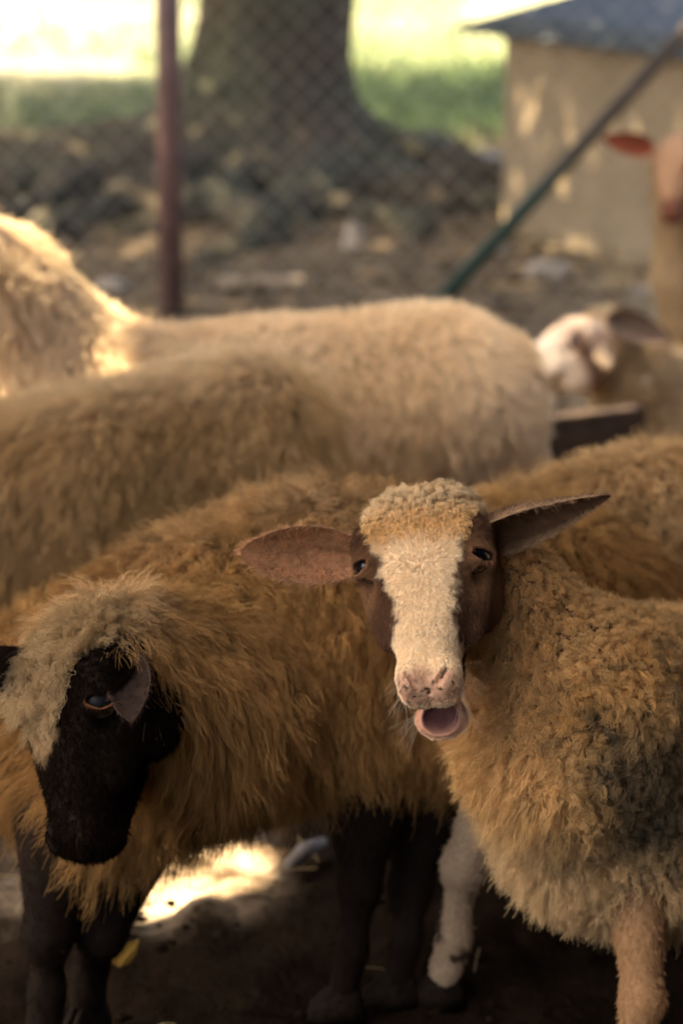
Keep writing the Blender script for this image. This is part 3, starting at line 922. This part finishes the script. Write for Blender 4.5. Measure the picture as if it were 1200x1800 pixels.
def ewe_back():
    root = empty('sheep', (0, 4.7, 0), 'long cream sheep in the back row, its raised neck in full sun', 'sheep', HERD)
    caps, hoofs = [], []
    a, b, c = P(765, 722, 4.72), P(480, 738, 4.68), P(250, 750, 4.62)
    caps += [(a, b, .205, .185, 1), (b, c, .185, .185, 1)]
    n1, n2 = P(140, 655, 4.60), P(10, 500, 4.55)
    hd = P(-60, 440, 4.50)
    caps += [(c, n1, .16, .12, 1), (n1, n2, .115, .095, 1), (n2, hd, .09, .07, 1)]
    for q in (a + [.04, -.09, -.14], a + [.04, .09, -.14], c + [0, -.09, -.12], c + [.02, .09, -.12]):
        legs(caps, hoofs, q, np.array([q[0] - .01, q[1], .24]), np.array([q[0], q[1], 0]), .08, .03, .02)
    caps.append((a + [.16, .02, .10], a + [.2, .02, -.18], .03, .02, 1))
    v, f, w = build_body(caps, .015)
    col = lerp3(np.array([.36, .25, .16]), np.array([.30, .22, .13]), w)
    aa = nrm([-.75, -.2, -.65]); xx = nrm(np.cross(aa, [0, 0, 1])); nn = np.cross(xx, aa)
    R = np.stack([xx, aa, nn], 1); O = hd + np.array([.01, 0, .06])
    hv, hf, hw = build_head(R, O, 1.0, .006, False)
    hc, _ = face_colours(hv, 2, 'pale')
    V, F, CC = join(v, f, col, hw, hf, hc)
    mesh('body', V, F, SKIN, root, CC); make_eyes(root, R, O, 1.0)
    for q, h in hoofs: hoof(root, q, h)
    for sg in (-1, 1):
        make_ear(root, O + R @ np.array([sg * .06, .05, -.05]), O + R @ np.array([sg * .17, .06, -.07]), R[:, 1], .025, (.4, .28, .2), (.3, .2, .14), hairs=0)
    fleece(root, v, f, w, 80000, .026, wool_colour((.82, .66, .43), (.74, .56, .33), 91), [.15, -.1, -.8], .008, .0006, lift=.6, clump=.3, curl=.0015, droop=.2, gjit=.35, cjit=.14)
ewe_back()

def ewe_lying():
    root = empty('sheep', (1.0, 6.1, 0), 'pale sheep lying down at the right, its bare pinkish face turned left', 'sheep', HERD)
    caps = []
    a, b = P(1150, 730, 6.1), P(1420, 720, 6.25)
    caps += [(a, b, .15, .19, 1)]
    nk, hd = P(1105, 650, 6.0), P(1062, 592, 5.95)
    caps += [(a, nk, .13, .095, 1), (nk, hd, .09, .07, 1)]
    caps += [(a + [-.05, -.1, -.12], a + [-.22, -.14, a[2] * -.75], .05, .025, 0), (b + [.05, -.14, -.12], b + [-.2, -.2, -b[2] * .8], .07, .03, 0)]
    v, f, w = build_body(caps, .015)
    col = lerp3(np.array([.4, .3, .2]), np.array([.34, .26, .16]), w)
    aa = nrm([-.80, -.25, -.42]); xx = nrm(np.cross(aa, [0, 0, 1])); nn = np.cross(xx, aa)
    R = np.stack([xx, aa, nn], 1); O = P(1048, 550, 5.93)
    hv, hf, hw = build_head(R, O, 1.1, .005, False)
    hc, _ = face_colours(hv, 2, 'pale')
    V, F, CC = join(v, f, col, hw, hf, hc)
    mesh('body', V, F, SKIN, root, CC); make_eyes(root, R, O, 1.1)
    make_ear(root, P(1068, 560, 5.84), P(1178, 598, 5.9), np.array([0, .3, 1.0]), .034, (.16, .11, .075), (.14, .10, .07), hairs=0, flip=1)
    make_ear(root, O + R @ np.array([-.06, .05, -.05]), O + R @ np.array([-.12, .06, -.10]), R[:, 1], .022, (.36, .27, .18), (.34, .25, .16), hairs=0)
    fleece(root, v, f, w, 30000, .022, wool_colour((.56, .43, .26), (.46, .34, .19), 95), [.1, -.1, -.8], .013, .0009, lift=.6, clump=.7, droop=.2)
    return root
ewe_lying()

def ewe_edge():
    root = empty('sheep', (1.35, 6.8, 0), 'standing sheep cut by the right edge, its red lit ear held out', 'sheep', HERD)
    caps, hoofs = [], []
    hd = P(1185, 290, 6.65); nk = P(1215, 480, 6.75)
    a = nk + np.array([.10, .05, -.10]); b = a + np.array([.55, .25, .02])
    caps += [(hd, nk, .06, .085, 1), (nk, a, .10, .15, 1), (a, b, .17, .19, 1)]
    for q in (a + [0, -.08, -.1], a + [.02, .1, -.1], b + [0, -.08, -.1], b + [.02, .1, -.1]):
        legs(caps, hoofs, q, np.array([q[0], q[1], .22]), np.array([q[0], q[1], 0]), .07, .03, .02)
    v, f, w = build_body(caps, .015)
    col = lerp3(np.array([.3, .2, .12]), np.array([.34, .26, .16]), w)
    O = P(1178, 245, 6.6)
    R = head_axes(None, math.radians(14), math.radians(28), math.radians(-3), O)
    hv, hf, hw = build_head(R, O, .84, .005, False)
    hc, _ = face_colours(hv, 2, 'tan')
    V, F, CC = join(v, f, col, hw, hf, hc)
    mesh('body', V, F, SKIN, root, CC); make_eyes(root, R, O, .84)
    for q, h in hoofs: hoof(root, q, h)
    make_ear(root, P(1148, 262, 6.58), P(1057, 243, 6.55), np.array([0, .1, 1.0]), .028, (.22, .06, .028), (.16, .06, .035), hairs=0, flip=-1)  # red ear colour imitates sun glowing through from behind
    make_ear(root, P(1210, 250, 6.6), P(1310, 240, 6.65), np.array([0, .1, 1.0]), .028, (.22, .07, .03), (.16, .06, .035), hairs=0, flip=1)
    fleece(root, v, f, w, 25000, .02, wool_colour((.50, .36, .2), (.4, .28, .15), 97), [.1, -.1, -.8], .013, .0009, lift=.6, clump=.7, droop=.2)
ewe_edge()

# ================================================================== beyond the pen
def fence():
    root = empty('chain_link_fence', (0, 8.2, 0), 'wire chain link fence on a red brown post in front of the tree', 'fence')
    D = 8.2
    m = Mat('fence_wire'); m.base((.36, .33, .26), .6, .2)
    mb = MB(); pitch = .045; zt = 1.75
    nz = int(zt / pitch) + 1
    for k in range(int(9.0 / pitch)):
        x0 = -4.5 + k * pitch
        pts = []
        for i in range(nz):
            e = (i + k) % 2
            pts.append((x0 + e * pitch, D + (.004 if (i + 0) % 2 else -.004), .03 + i * pitch))
        mb.tube(pts, .0012, 4, False)
    o = mb.build('wire_mesh', m.m, root); o['kind'] = 'stuff'
    r = Mat('red_brown_paint'); nz_ = r.noise(14, 4, .6, r.coord())
    r.base(r.ramp(nz_, [(.3, (.10, .058, .05)), (.7, (.16, .095, .084))]), .5, .4)
    for px, lab in ((302, None), (-900, None), (2060, None)):
        t = P(px, 300, D - .06)
        b = MB(); b.tube([(t[0] - .012, D - .06, -.05), (t[0] - .004, D - .06, .9), (t[0] + .004, D - .06, 1.85)], .042, 12)
        b.build('post', r.m, root, True)
    g = Mat('green_paint_rust')
    z = g.n('ShaderNodeSeparateXYZ'); g.l(g.n('ShaderNodeNewGeometry').outputs['Position'], z.inputs[0])
    q = g.n('ShaderNodeMath', operation='MULTIPLY_ADD'); g.l(g.noise(9, 4, .6, g.coord()), q.inputs[0]); q.inputs[1].default_value = .35; g.l(z.outputs[2], q.inputs[2])
    g.base(g.ramp(q.outputs[0], [(.55, (.012, .036, .026)), (.8, (.05, .036, .024))]), .55, .4)
    A, B = P(765, 540, D - .02), P(1235, 20, D - .02)
    A = A + (A - B) * (A[2] + .03) / (B[2] - A[2])
    B = B + (B - A) * .45
    b = MB(); b.tube([A, (A + B) / 2, B], .026, 10); b.build('brace', g.m, root, True)
fence()

def tree():
    base = G(480, 330)
    root = empty('shade_tree', base, 'thick old tree trunk with spreading roots behind the fence', 'tree')
    b = base
    caps = [(b + [0, 0, -.1], b + [.03, .05, .9], .39, .335, 0), (b + [.03, .05, .9], b + [.05, .1, 2.6], .335, .30, 0),
            (b + [.05, .1, 2.6], b + [-1.4, .6, 4.3], .22, .13, 0), (b + [.05, .1, 2.6], b + [1.3, .2, 4.6], .2, .12, 0), (b + [.05, .1, 2.6], b + [.2, -.8, 4.9], .2, .1, 0)]
    def root_line(pts, r0, r1):
        for i in range(len(pts) - 1):
            t0, t1 = i / (len(pts) - 1), (i + 1) / (len(pts) - 1)
            caps.append((np.array(pts[i]), np.array(pts[i + 1]), r0 + (r1 - r0) * t0, r0 + (r1 - r0) * t1, 0))
    rr = [(-.95, -.6, 1.9, .19), (-.35, -1.0, 1.5, .15), (.12, -1.0, 1.5, .13), (.55, -.8, 1.2, .16), (1.0, -.3, 1.5, .14), (-1.0, .1, 2.6, .2), (.7, .7, 1.3, .15), (-.6, .8, 1.3, .15), (-.75, -.9, 2.2, .12), (-.5, -.95, 2.3, .11), (.3, -.95, 2.1, .10), (-.05, -1, 2.2, .12), (.75, -.75, 2.0, .10), (-.95, -.3, 3.0, .15)]
    for dx, dy, L, r in rr:
        d = nrm(np.array([dx, dy, 0])); s = np.array([-d[1], d[0], 0])
        w = random.uniform(-.15, .15)
        root_line([b + d * .16 + [0, 0, .60], b + d * .42 + [0, 0, .22], b + d * (.3 + L * .4) + s * w + [0, 0, .10], b + d * (.3 + L * .7) - s * w + [0, 0, .05], b + d * (.3 + L) + s * w * 2 + [0, 0, -.08]], r, r * .35)
    pts = np.array([c[0] for c in caps] + [c[1] for c in caps]); lo, hi = pts.min(0) - .5, pts.max(0) + .5
    def f(q):
        d = None
        for a, e, ra, rb, _ in caps:
            x = cap(q, a, e, ra, rb)
            d = x if d is None else smin(d, x, .12)
        an = np.arctan2(q[:, 1] - b[1], q[:, 0] - b[0])
        furrow = fbm(np.stack([an * 2.2, q[:, 2] * .55, an * 0], 1), 3.2, 4, 3)
        return d + (furrow - .5) * .075 + (fbm(q, 9, 6, 2) - .5) * .05
    v, fc = surface_nets(f, lo, hi, .042)
    m = Mat('tree_bark')
    c = m.coord(); mp = m.n('ShaderNodeMapping'); mp.inputs['Scale'].default_value = (1, 1, .22); m.l(c, mp.inputs[0])
    n1 = m.noise(16, 6, .7, mp.outputs[0]); n2 = m.noise(2.2, 3, .5, c)
    cc = m.mix(m.ramp(n2, [(.4, (0, 0, 0)), (.65, (1, 1, 1))]), m.ramp(n1, [(.3, (.035, .026, .017)), (.65, (.115, .09, .058))]), m.ramp(n1, [(.3, (.03, .03, .018)), (.65, (.10, .10, .06))]))
    m.base(cc, .9, .2); m.bump(n1, .9, .05)
    mesh('trunk', v, fc, m.m, root)
    lm = Mat('tree_leaf'); g = lm.noise(1.1, 3, .6, lm.coord())
    lm.base(lm.ramp(g, [(.3, (.035, .075, .015)), (.7, (.09, .14, .03))]), .6, .3)
    # crown: clumps of leaf-sized faces
    N = 34000
    cl = RNG.normal(size=(340, 3)) * np.array([2.4, 1.9, .8]) + b + np.array([-2.7, -2.0, 5.0])
    cl = cl[cl[:, 2] > 3.3]
    o = cl[RNG.integers(0, len(cl), N)] + RNG.normal(size=(N, 3)) * .33
    o[:, 2] = np.maximum(o[:, 2], 2.6)
    leaf_mesh(o, .085, lm.m, 'crown', root)
    # a second tree beside the pen, off to the left: it shades the soil before the fence
    b2 = np.array([-4.6, 7.2, 0.0])
    r2 = empty('shade_tree', b2, 'leafy tree out at the left whose shade dapples the soil by the fence', 'tree')
    mb = MB()
    mb.tube([b2 + [0, 0, -.1], b2 + [0, 0, .25], b2 + [.05, 0, 1.6], b2 + [.15, -.05, 3.0], b2 + [.5, -.1, 4.6]], [.30, .22, .19, .16, .06], 14)
    mb.tube([b2 + [.12, -.05, 2.6], b2 + [.9, -.5, 3.8], b2 + [1.4, -.9, 4.9]], [.11, .07, .03], 8)
    mb.tube([b2 + [.1, 0, 2.4], b2 + [-.6, .5, 3.7], b2 + [-.9, .8, 4.7]], [.11, .07, .03], 8)
    mb.build('trunk', m.m, r2, True)
    N = 17000
    cl = RNG.normal(size=(210, 3)) * np.array([1.3, 1.0, .7]) + b2 + np.array([1.7, -1.4, 4.9])
    cl = cl[(cl[:, 2] > 3.3) & (cl[:, 1] > 4.95)]
    o = cl[RNG.integers(0, len(cl), N)] + RNG.normal(size=(N, 3)) * .3
    leaf_mesh(o[o[:, 1] > 4.7], .08, lm.m, 'crown', r2)
    # a third, farther tree: its shade lies on the grass behind the big trunk
    b3 = np.array([-5.6, 14.6, 0.0])
    r3 = empty('shade_tree', b3, 'leafy tree far out at the left shading the grass behind the trunk', 'tree')
    mb = MB()
    mb.tube([b3 + [0, 0, -.1], b3 + [0, 0, .3], b3 + [-.05, 0, 1.8], b3 + [.1, .1, 3.2], b3 + [.3, .2, 5.0]], [.34, .25, .21, .17, .06], 14)
    mb.tube([b3 + [0, 0, 2.5], b3 + [1.0, .6, 3.9], b3 + [1.8, .9, 5.0]], [.12, .08, .03], 8)
    mb.tube([b3 + [0, 0, 2.7], b3 + [-.8, -.5, 3.9], b3 + [-1.3, -.9, 4.9]], [.12, .08, .03], 8)
    mb.build('trunk', m.m, r3, True)
    N = 17000
    cl = RNG.normal(size=(200, 3)) * np.array([2.6, 1.35, .7]) + b3 + np.array([1.6, .2, 5.0])
    cl = cl[cl[:, 2] > 3.4]
    o = cl[RNG.integers(0, len(cl), N)] + RNG.normal(size=(N, 3)) * .36
    leaf_mesh(o, .10, lm.m, 'crown', r3)

def leaf_mesh(o, size, mat, name, parent=None, flat=0.0):
    N = len(o)
    a = nrm(RNG.normal(size=(N, 3)) * [1, 1, 1 - flat]); c = nrm(np.cross(a, RNG.normal(size=(N, 3)) * [flat and .3 or 1, flat and .3 or 1, 1]))
    s = size * (.6 + .8 * RNG.random(N))[:, None]
    v = np.stack([o - a * s, o + c * s * .42 + np.cross(a, c) * s * .1, o + a * s, o - c * s * .42 + np.cross(a, c) * s * .1], 1).reshape(-1, 3)
    f = np.arange(4 * N).reshape(N, 4)
    x = mesh(name, v, f, mat, parent, None, False)
    x['kind'] = 'stuff'
    return x
tree()

def shelter():
    root = empty('animal_shelter', (1.2, 9.9, 0), 'low beige shelter with a rust spotted grey metal roof', 'shed')
    e0, e1 = np.array([.46, 10.27]), np.array([1.18, 8.84])
    t = (e1 - e0) / np.linalg.norm(e1 - e0); s = np.array([-t[1], t[0]])     # along the eave, into the shed
    if s[0] < 0: s = -s
    w = Mat('beige_render'); n1 = w.noise(3, 5, .6, w.coord())
    w.base(w.ramp(n1, [(.3, (.21, .16, .095)), (.7, (.31, .24, .15))]), .9, .2); w.bump(w.noise(60, 3, .6, w.coord()), .4, .01)
    def pt(a, b, z): q = e0 + t * a + s * b; return (q[0], q[1], z)
    L, Dp = 2.05, 1.3
    mb = MB()
    pts = [(.27, .10), (L - .08, .10), (L - .08, Dp), (.27, Dp)]
    hs = [.838, .838, 1.09, 1.09]
    mb.add([pt(a, b, -.05) for a, b in pts] + [pt(a, b, h) for (a, b), h in zip(pts, hs)],
           [(0, 1, 5, 4), (1, 2, 6, 5), (2, 3, 7, 6), (3, 0, 4, 7), (4, 5, 6, 7), (3, 2, 1, 0)])
    mb.build('wall', w.m, root)
    r = Mat('grey_sheet_metal'); c = r.coord(); n2 = r.noise(2.6, 4, .6, c); n3 = r.noise(1.1, 2, .5, c)
    col = r.mix(n3, (.045, .055, .06), (.08, .092, .098))
    r.base(r.mix(r.ramp(n2, [(.62, (0, 0, 0)), (.70, (1, 1, 1))]), col, (.13, .05, .035)), .45, .4)
    r.b.inputs['Metallic'].default_value = .35
    v, f = [], []
    nu, nv = 145, 6
    for lay in (0, 1):
        for i in range(nu):
            a = L * i / (nu - 1)
            for j in range(nv):
                bq = -.02 + (Dp + .25) * j / (nv - 1)
                v.append(pt(a, bq, .825 + .21 * (bq + .02) + .010 * math.sin(a * 2 * math.pi / .1) - lay * .006))
    n1_ = nu * nv
    for i in range(nu - 1):
        for j in range(nv - 1):
            q = i * nv + j
            f.append((q, q + nv, q + nv + 1, q + 1)); f.append((n1_ + q, n1_ + q + 1, n1_ + q + nv + 1, n1_ + q + nv))
        for j in (0, nv - 1):
            q = i * nv + j; f.append((q, n1_ + q, n1_ + q + nv, q + nv))
    for i in (0, nu - 1):
        for j in range(nv - 1):
            q = i * nv + j; f.append((q, q + 1, n1_ + q + 1, n1_ + q))
    mesh('roof', v, np.array(f), r.m, root)
shelter()

def small_things():
    # feed block beyond the flock
    w = Mat('dark_timber'); mp = w.n('ShaderNodeMapping'); mp.inputs['Scale'].default_value = (.3, 1, 1); w.l(w.coord(), mp.inputs[0])
    nz = w.noise(40, 4, .6, mp.outputs[0]); w.base(w.ramp(nz, [(.3, (.016, .010, .006)), (.7, (.04, .025, .015))]), .85); w.bump(nz, .5, .01)
    c = P(1012, 800, 5.6); a = math.radians(28)
    Rz = np.array([[math.cos(a), -math.sin(a), 0], [math.sin(a), math.cos(a), 0], [0, 0, 1]])
    mb = MB(); mb.box((c[0] + .02, c[1], .115), (.32, .045, .25), Rz)
    tag(mb.build('timber_plank', w.m, None, bevel=.006), 'short dark plank standing on edge between the flock and the lying sheep', 'plank')
    # pale board
    b = Mat('pale_board'); nz = b.noise(30, 4, .6, b.coord()); b.base(b.ramp(nz, [(.3, (.30, .21, .12)), (.7, (.46, .35, .22))]), .85)
    q = G(458, 512); mb = MB(); mb.box((q[0], q[1], .035), (.30, .09, .03))
    tag(mb.build('board', b.m, None, bevel=.004), 'short pale board lying on the ground left of the green brace', 'board')
    # white bag
    wv, wf = sphere(None, 1, 20, 12)
    q = G(212, 240)
    v = wv * np.array([.10, .10, .055]) * (1 + (fbm(wv * 1.0, 2.3, 5, 3) - .5) * 1.1)[:, None] + q + [0, 0, .04]
    m = Mat('white_plastic'); m.base((.78, .80, .84), .4, .5)
    tag(mesh('plastic_bag', v, wf, m.m), 'crumpled white plastic bag on the ground left of the tree', 'bag')
    # grey stick
    st = Mat('weathered_stick'); nz = st.noise(60, 4, .6, st.coord()); st.base(st.ramp(nz, [(.3, (.12, .10, .085)), (.7, (.24, .21, .18))]), .8)
    a, e = G(505, 1525, .012), G(568, 1480, .02)
    mb = MB(); mb.tube([a, (a + e) / 2 + [0, 0, .008], e], [.010, .014, .009], 8)
    tag(mb.build('stick', st.m, None, True), 'pale grey stick on the dirt under the black faced ewe', 'stick')
    # yellow leaves
    yl = Mat('yellow_leaf'); yl.base((.17, .105, .02), .8, .1)
    labs = ['dull yellow fallen leaf beside the front legs of the black faced ewe']
    for (px, py, s), lb in zip(((222, 1690, .021),), labs):
        q = G(px, py, .02)
        o = []
        for i in range(16):
            an = 2 * math.pi * i / 16
            lx, ly = s * 1.25 * math.cos(an), s * .75 * math.sin(an) * (1 - .35 * math.cos(an)) * (1 + .12 * math.sin(an * 5))
            o.append((q[0] + lx * .9 - ly * .3, q[1] - .06 + ly * .7, q[2] + .045 + ly * .6 + lx * .25 + .010 * math.cos(2 * an)))
        n = len(o)
        o += [(x, y + .001, z - .0012) for x, y, z in o]
        f = [tuple(range(n)), tuple(range(2 * n - 1, n - 1, -1))] + [(i, i + n, (i + 1) % n + n, (i + 1) % n) for i in range(n)]
        tag(mesh('fallen_leaf', o, f, yl.m, None, None, False), lb, 'leaf')
    # pale stones outside the fence
    sm = Mat('pale_stone'); nz = sm.noise(12, 4, .6, sm.coord()); sm.base(sm.ramp(nz, [(.3, (.26, .21, .15)), (.7, (.44, .37, .28))]), .9)
    spec = [((835, 300), .13, 'wide pale stone beside the left end of the beige shelter'), ((620, 450), .09, 'upright pale stone on bare soil right of the tree roots'),
            ((962, 492), .09, 'round pale stone behind the head of the lying sheep'), ((872, 448), .06, 'small pale stone touching the green brace'), ((85, 305), .08, 'tan stone at far left between dark roots'),
            ((195, 515), .06, 'tan stone just left of the red brown post'), ((1120, 522), .05, 'pale stone by the neck of the sheep at the right edge')]
    for i, ((px, py), s, lb) in enumerate(spec):
        q = G(px, py)
        v = wv * np.array([s * (1.0 if i != 1 else .5), s * .7, s * (.55 if i != 1 else 1.1)]) * (1 + (fbm(wv + i * 3, 1.4, 5, 3) - .5) * .8)[:, None] + q + [0, 0, s * .3]
        tag(mesh('stone', v, wf, sm.m), lb, 'stone', 'pale stones beyond the fence')
    # straw in the pen, litter, clods, grass: nobody could count them
    s = Mat('straw'); s.base((.34, .25, .11), .7, .3)
    mb = MB()
    for i in range(220):
        x, y = random.uniform(-1.2, 1.6), random.uniform(2.3, 6.5)
        a, l = random.uniform(0, 6.28), random.uniform(.03, .10)
        d = np.array([math.cos(a), math.sin(a), random.uniform(-.1, .25)]) * l / 2
        c = np.array([x, y, .012 + random.random() * .012])
        mb.tube([c - d, c + [0, 0, .004], c + d], .0010, 4, False)
    tag(mb.build('straw', s.m), 'scattered straw bits on the dark pen floor', 'straw', kind='stuff')
    lm = Mat('dry_leaf'); g = lm.noise(6, 3, .6, lm.coord()); lm.base(lm.ramp(g, [(.3, (.04, .026, .014)), (.55, (.10, .068, .036)), (.75, (.26, .19, .11))]), .8, .2)
    N = 7000
    o = np.stack([RNG.uniform(-4, 4.5, N), RNG.uniform(6.2, 13.5, N), RNG.uniform(.01, .06, N)], 1)
    tag(leaf_mesh(o, .035, lm.m, 'leaf_litter', None, .8), 'dried leaf litter on the bare soil round the tree', 'leaves')
    # clods of manure in the pen
    M = 2600
    cv, cf = sphere(None, 1, 7, 4)
    pos = np.stack([RNG.uniform(-1.4, 2.0, M), RNG.uniform(2.2, 6.0, M), np.zeros(M)], 1)
    sz = .003 + .009 * RNG.random(M) ** 2.5
    V = (cv[None] * sz[:, None, None] * (.7 + .6 * RNG.random((M, len(cv), 1))) * [1, 1, .45] + pos[:, None]).reshape(-1, 3)
    F = (cf[None] + (np.arange(M) * len(cv))[:, None, None]).reshape(-1, 4)
    cm = Mat('manure'); g = cm.noise(30, 3, .6, cm.coord()); cm.base(cm.ramp(g, [(.3, (.008, .005, .0035)), (.7, (.03, .02, .012))]), 1.0, 0)
    tag(mesh('manure_clods', V, F, cm.m), 'loose dark clods covering the pen floor', 'dung', kind='stuff')
    # grass blades beyond
    N = 60000
    o = np.stack([RNG.uniform(-9, 9, N), 13.2 + 16 * RNG.random(N) ** 1.3, np.zeros(N)], 1)
    keep = noise(o, .45, 3) + .25 * noise(o, 2, 5) > .48
    o = o[keep]; N = len(o)
    a = RNG.random(N) * 6.283; hh = .05 + .09 * RNG.random(N)
    d = np.stack([np.cos(a), np.sin(a), a * 0], 1) * .008
    ln = np.stack([np.cos(a * 3), np.sin(a * 3), a * 0], 1) * hh[:, None] * .5
    tip = o + ln + np.stack([a * 0, a * 0, hh], 1)
    V = np.stack([o - d, o + d, tip], 1).reshape(-1, 3); F = np.arange(3 * N).reshape(N, 3)
    gm = Mat('grass_blade'); g = gm.noise(.6, 3, .6, gm.coord()); gm.base(gm.ramp(g, [(.35, (.06, .11, .04)), (.65, (.16, .19, .08))]), .6, .3)
    tag(mesh('grass', V, F, gm.m, None, None, False), 'bright green grass beyond the tree', 'grass', kind='stuff')
    # fly
    fm = Mat('fly_body'); fm.base((.01, .01, .012), .4)
    q = P(1131, 672, 5.7)
    r = empty('fly', q, 'tiny black fly in the air before the lying sheep', 'fly')
    v, f = sphere(None, 1, 10, 8)
    mesh('body', v * [.007, .004, .004] + q, f, fm.m, r)
    wm = Mat('fly_wing'); wm.base((.25, .25, .25), .3)
    for s_ in (-1, 1):
        w_ = MB(); w_.add([q + [0, 0, .003], q + [.008, s_ * .004, .006], q + [.011, s_ * .008, .006], q + [.005, s_ * .007, .005]], [(0, 1, 2, 3)]); w_.build('wing', wm.m, r)
small_things()
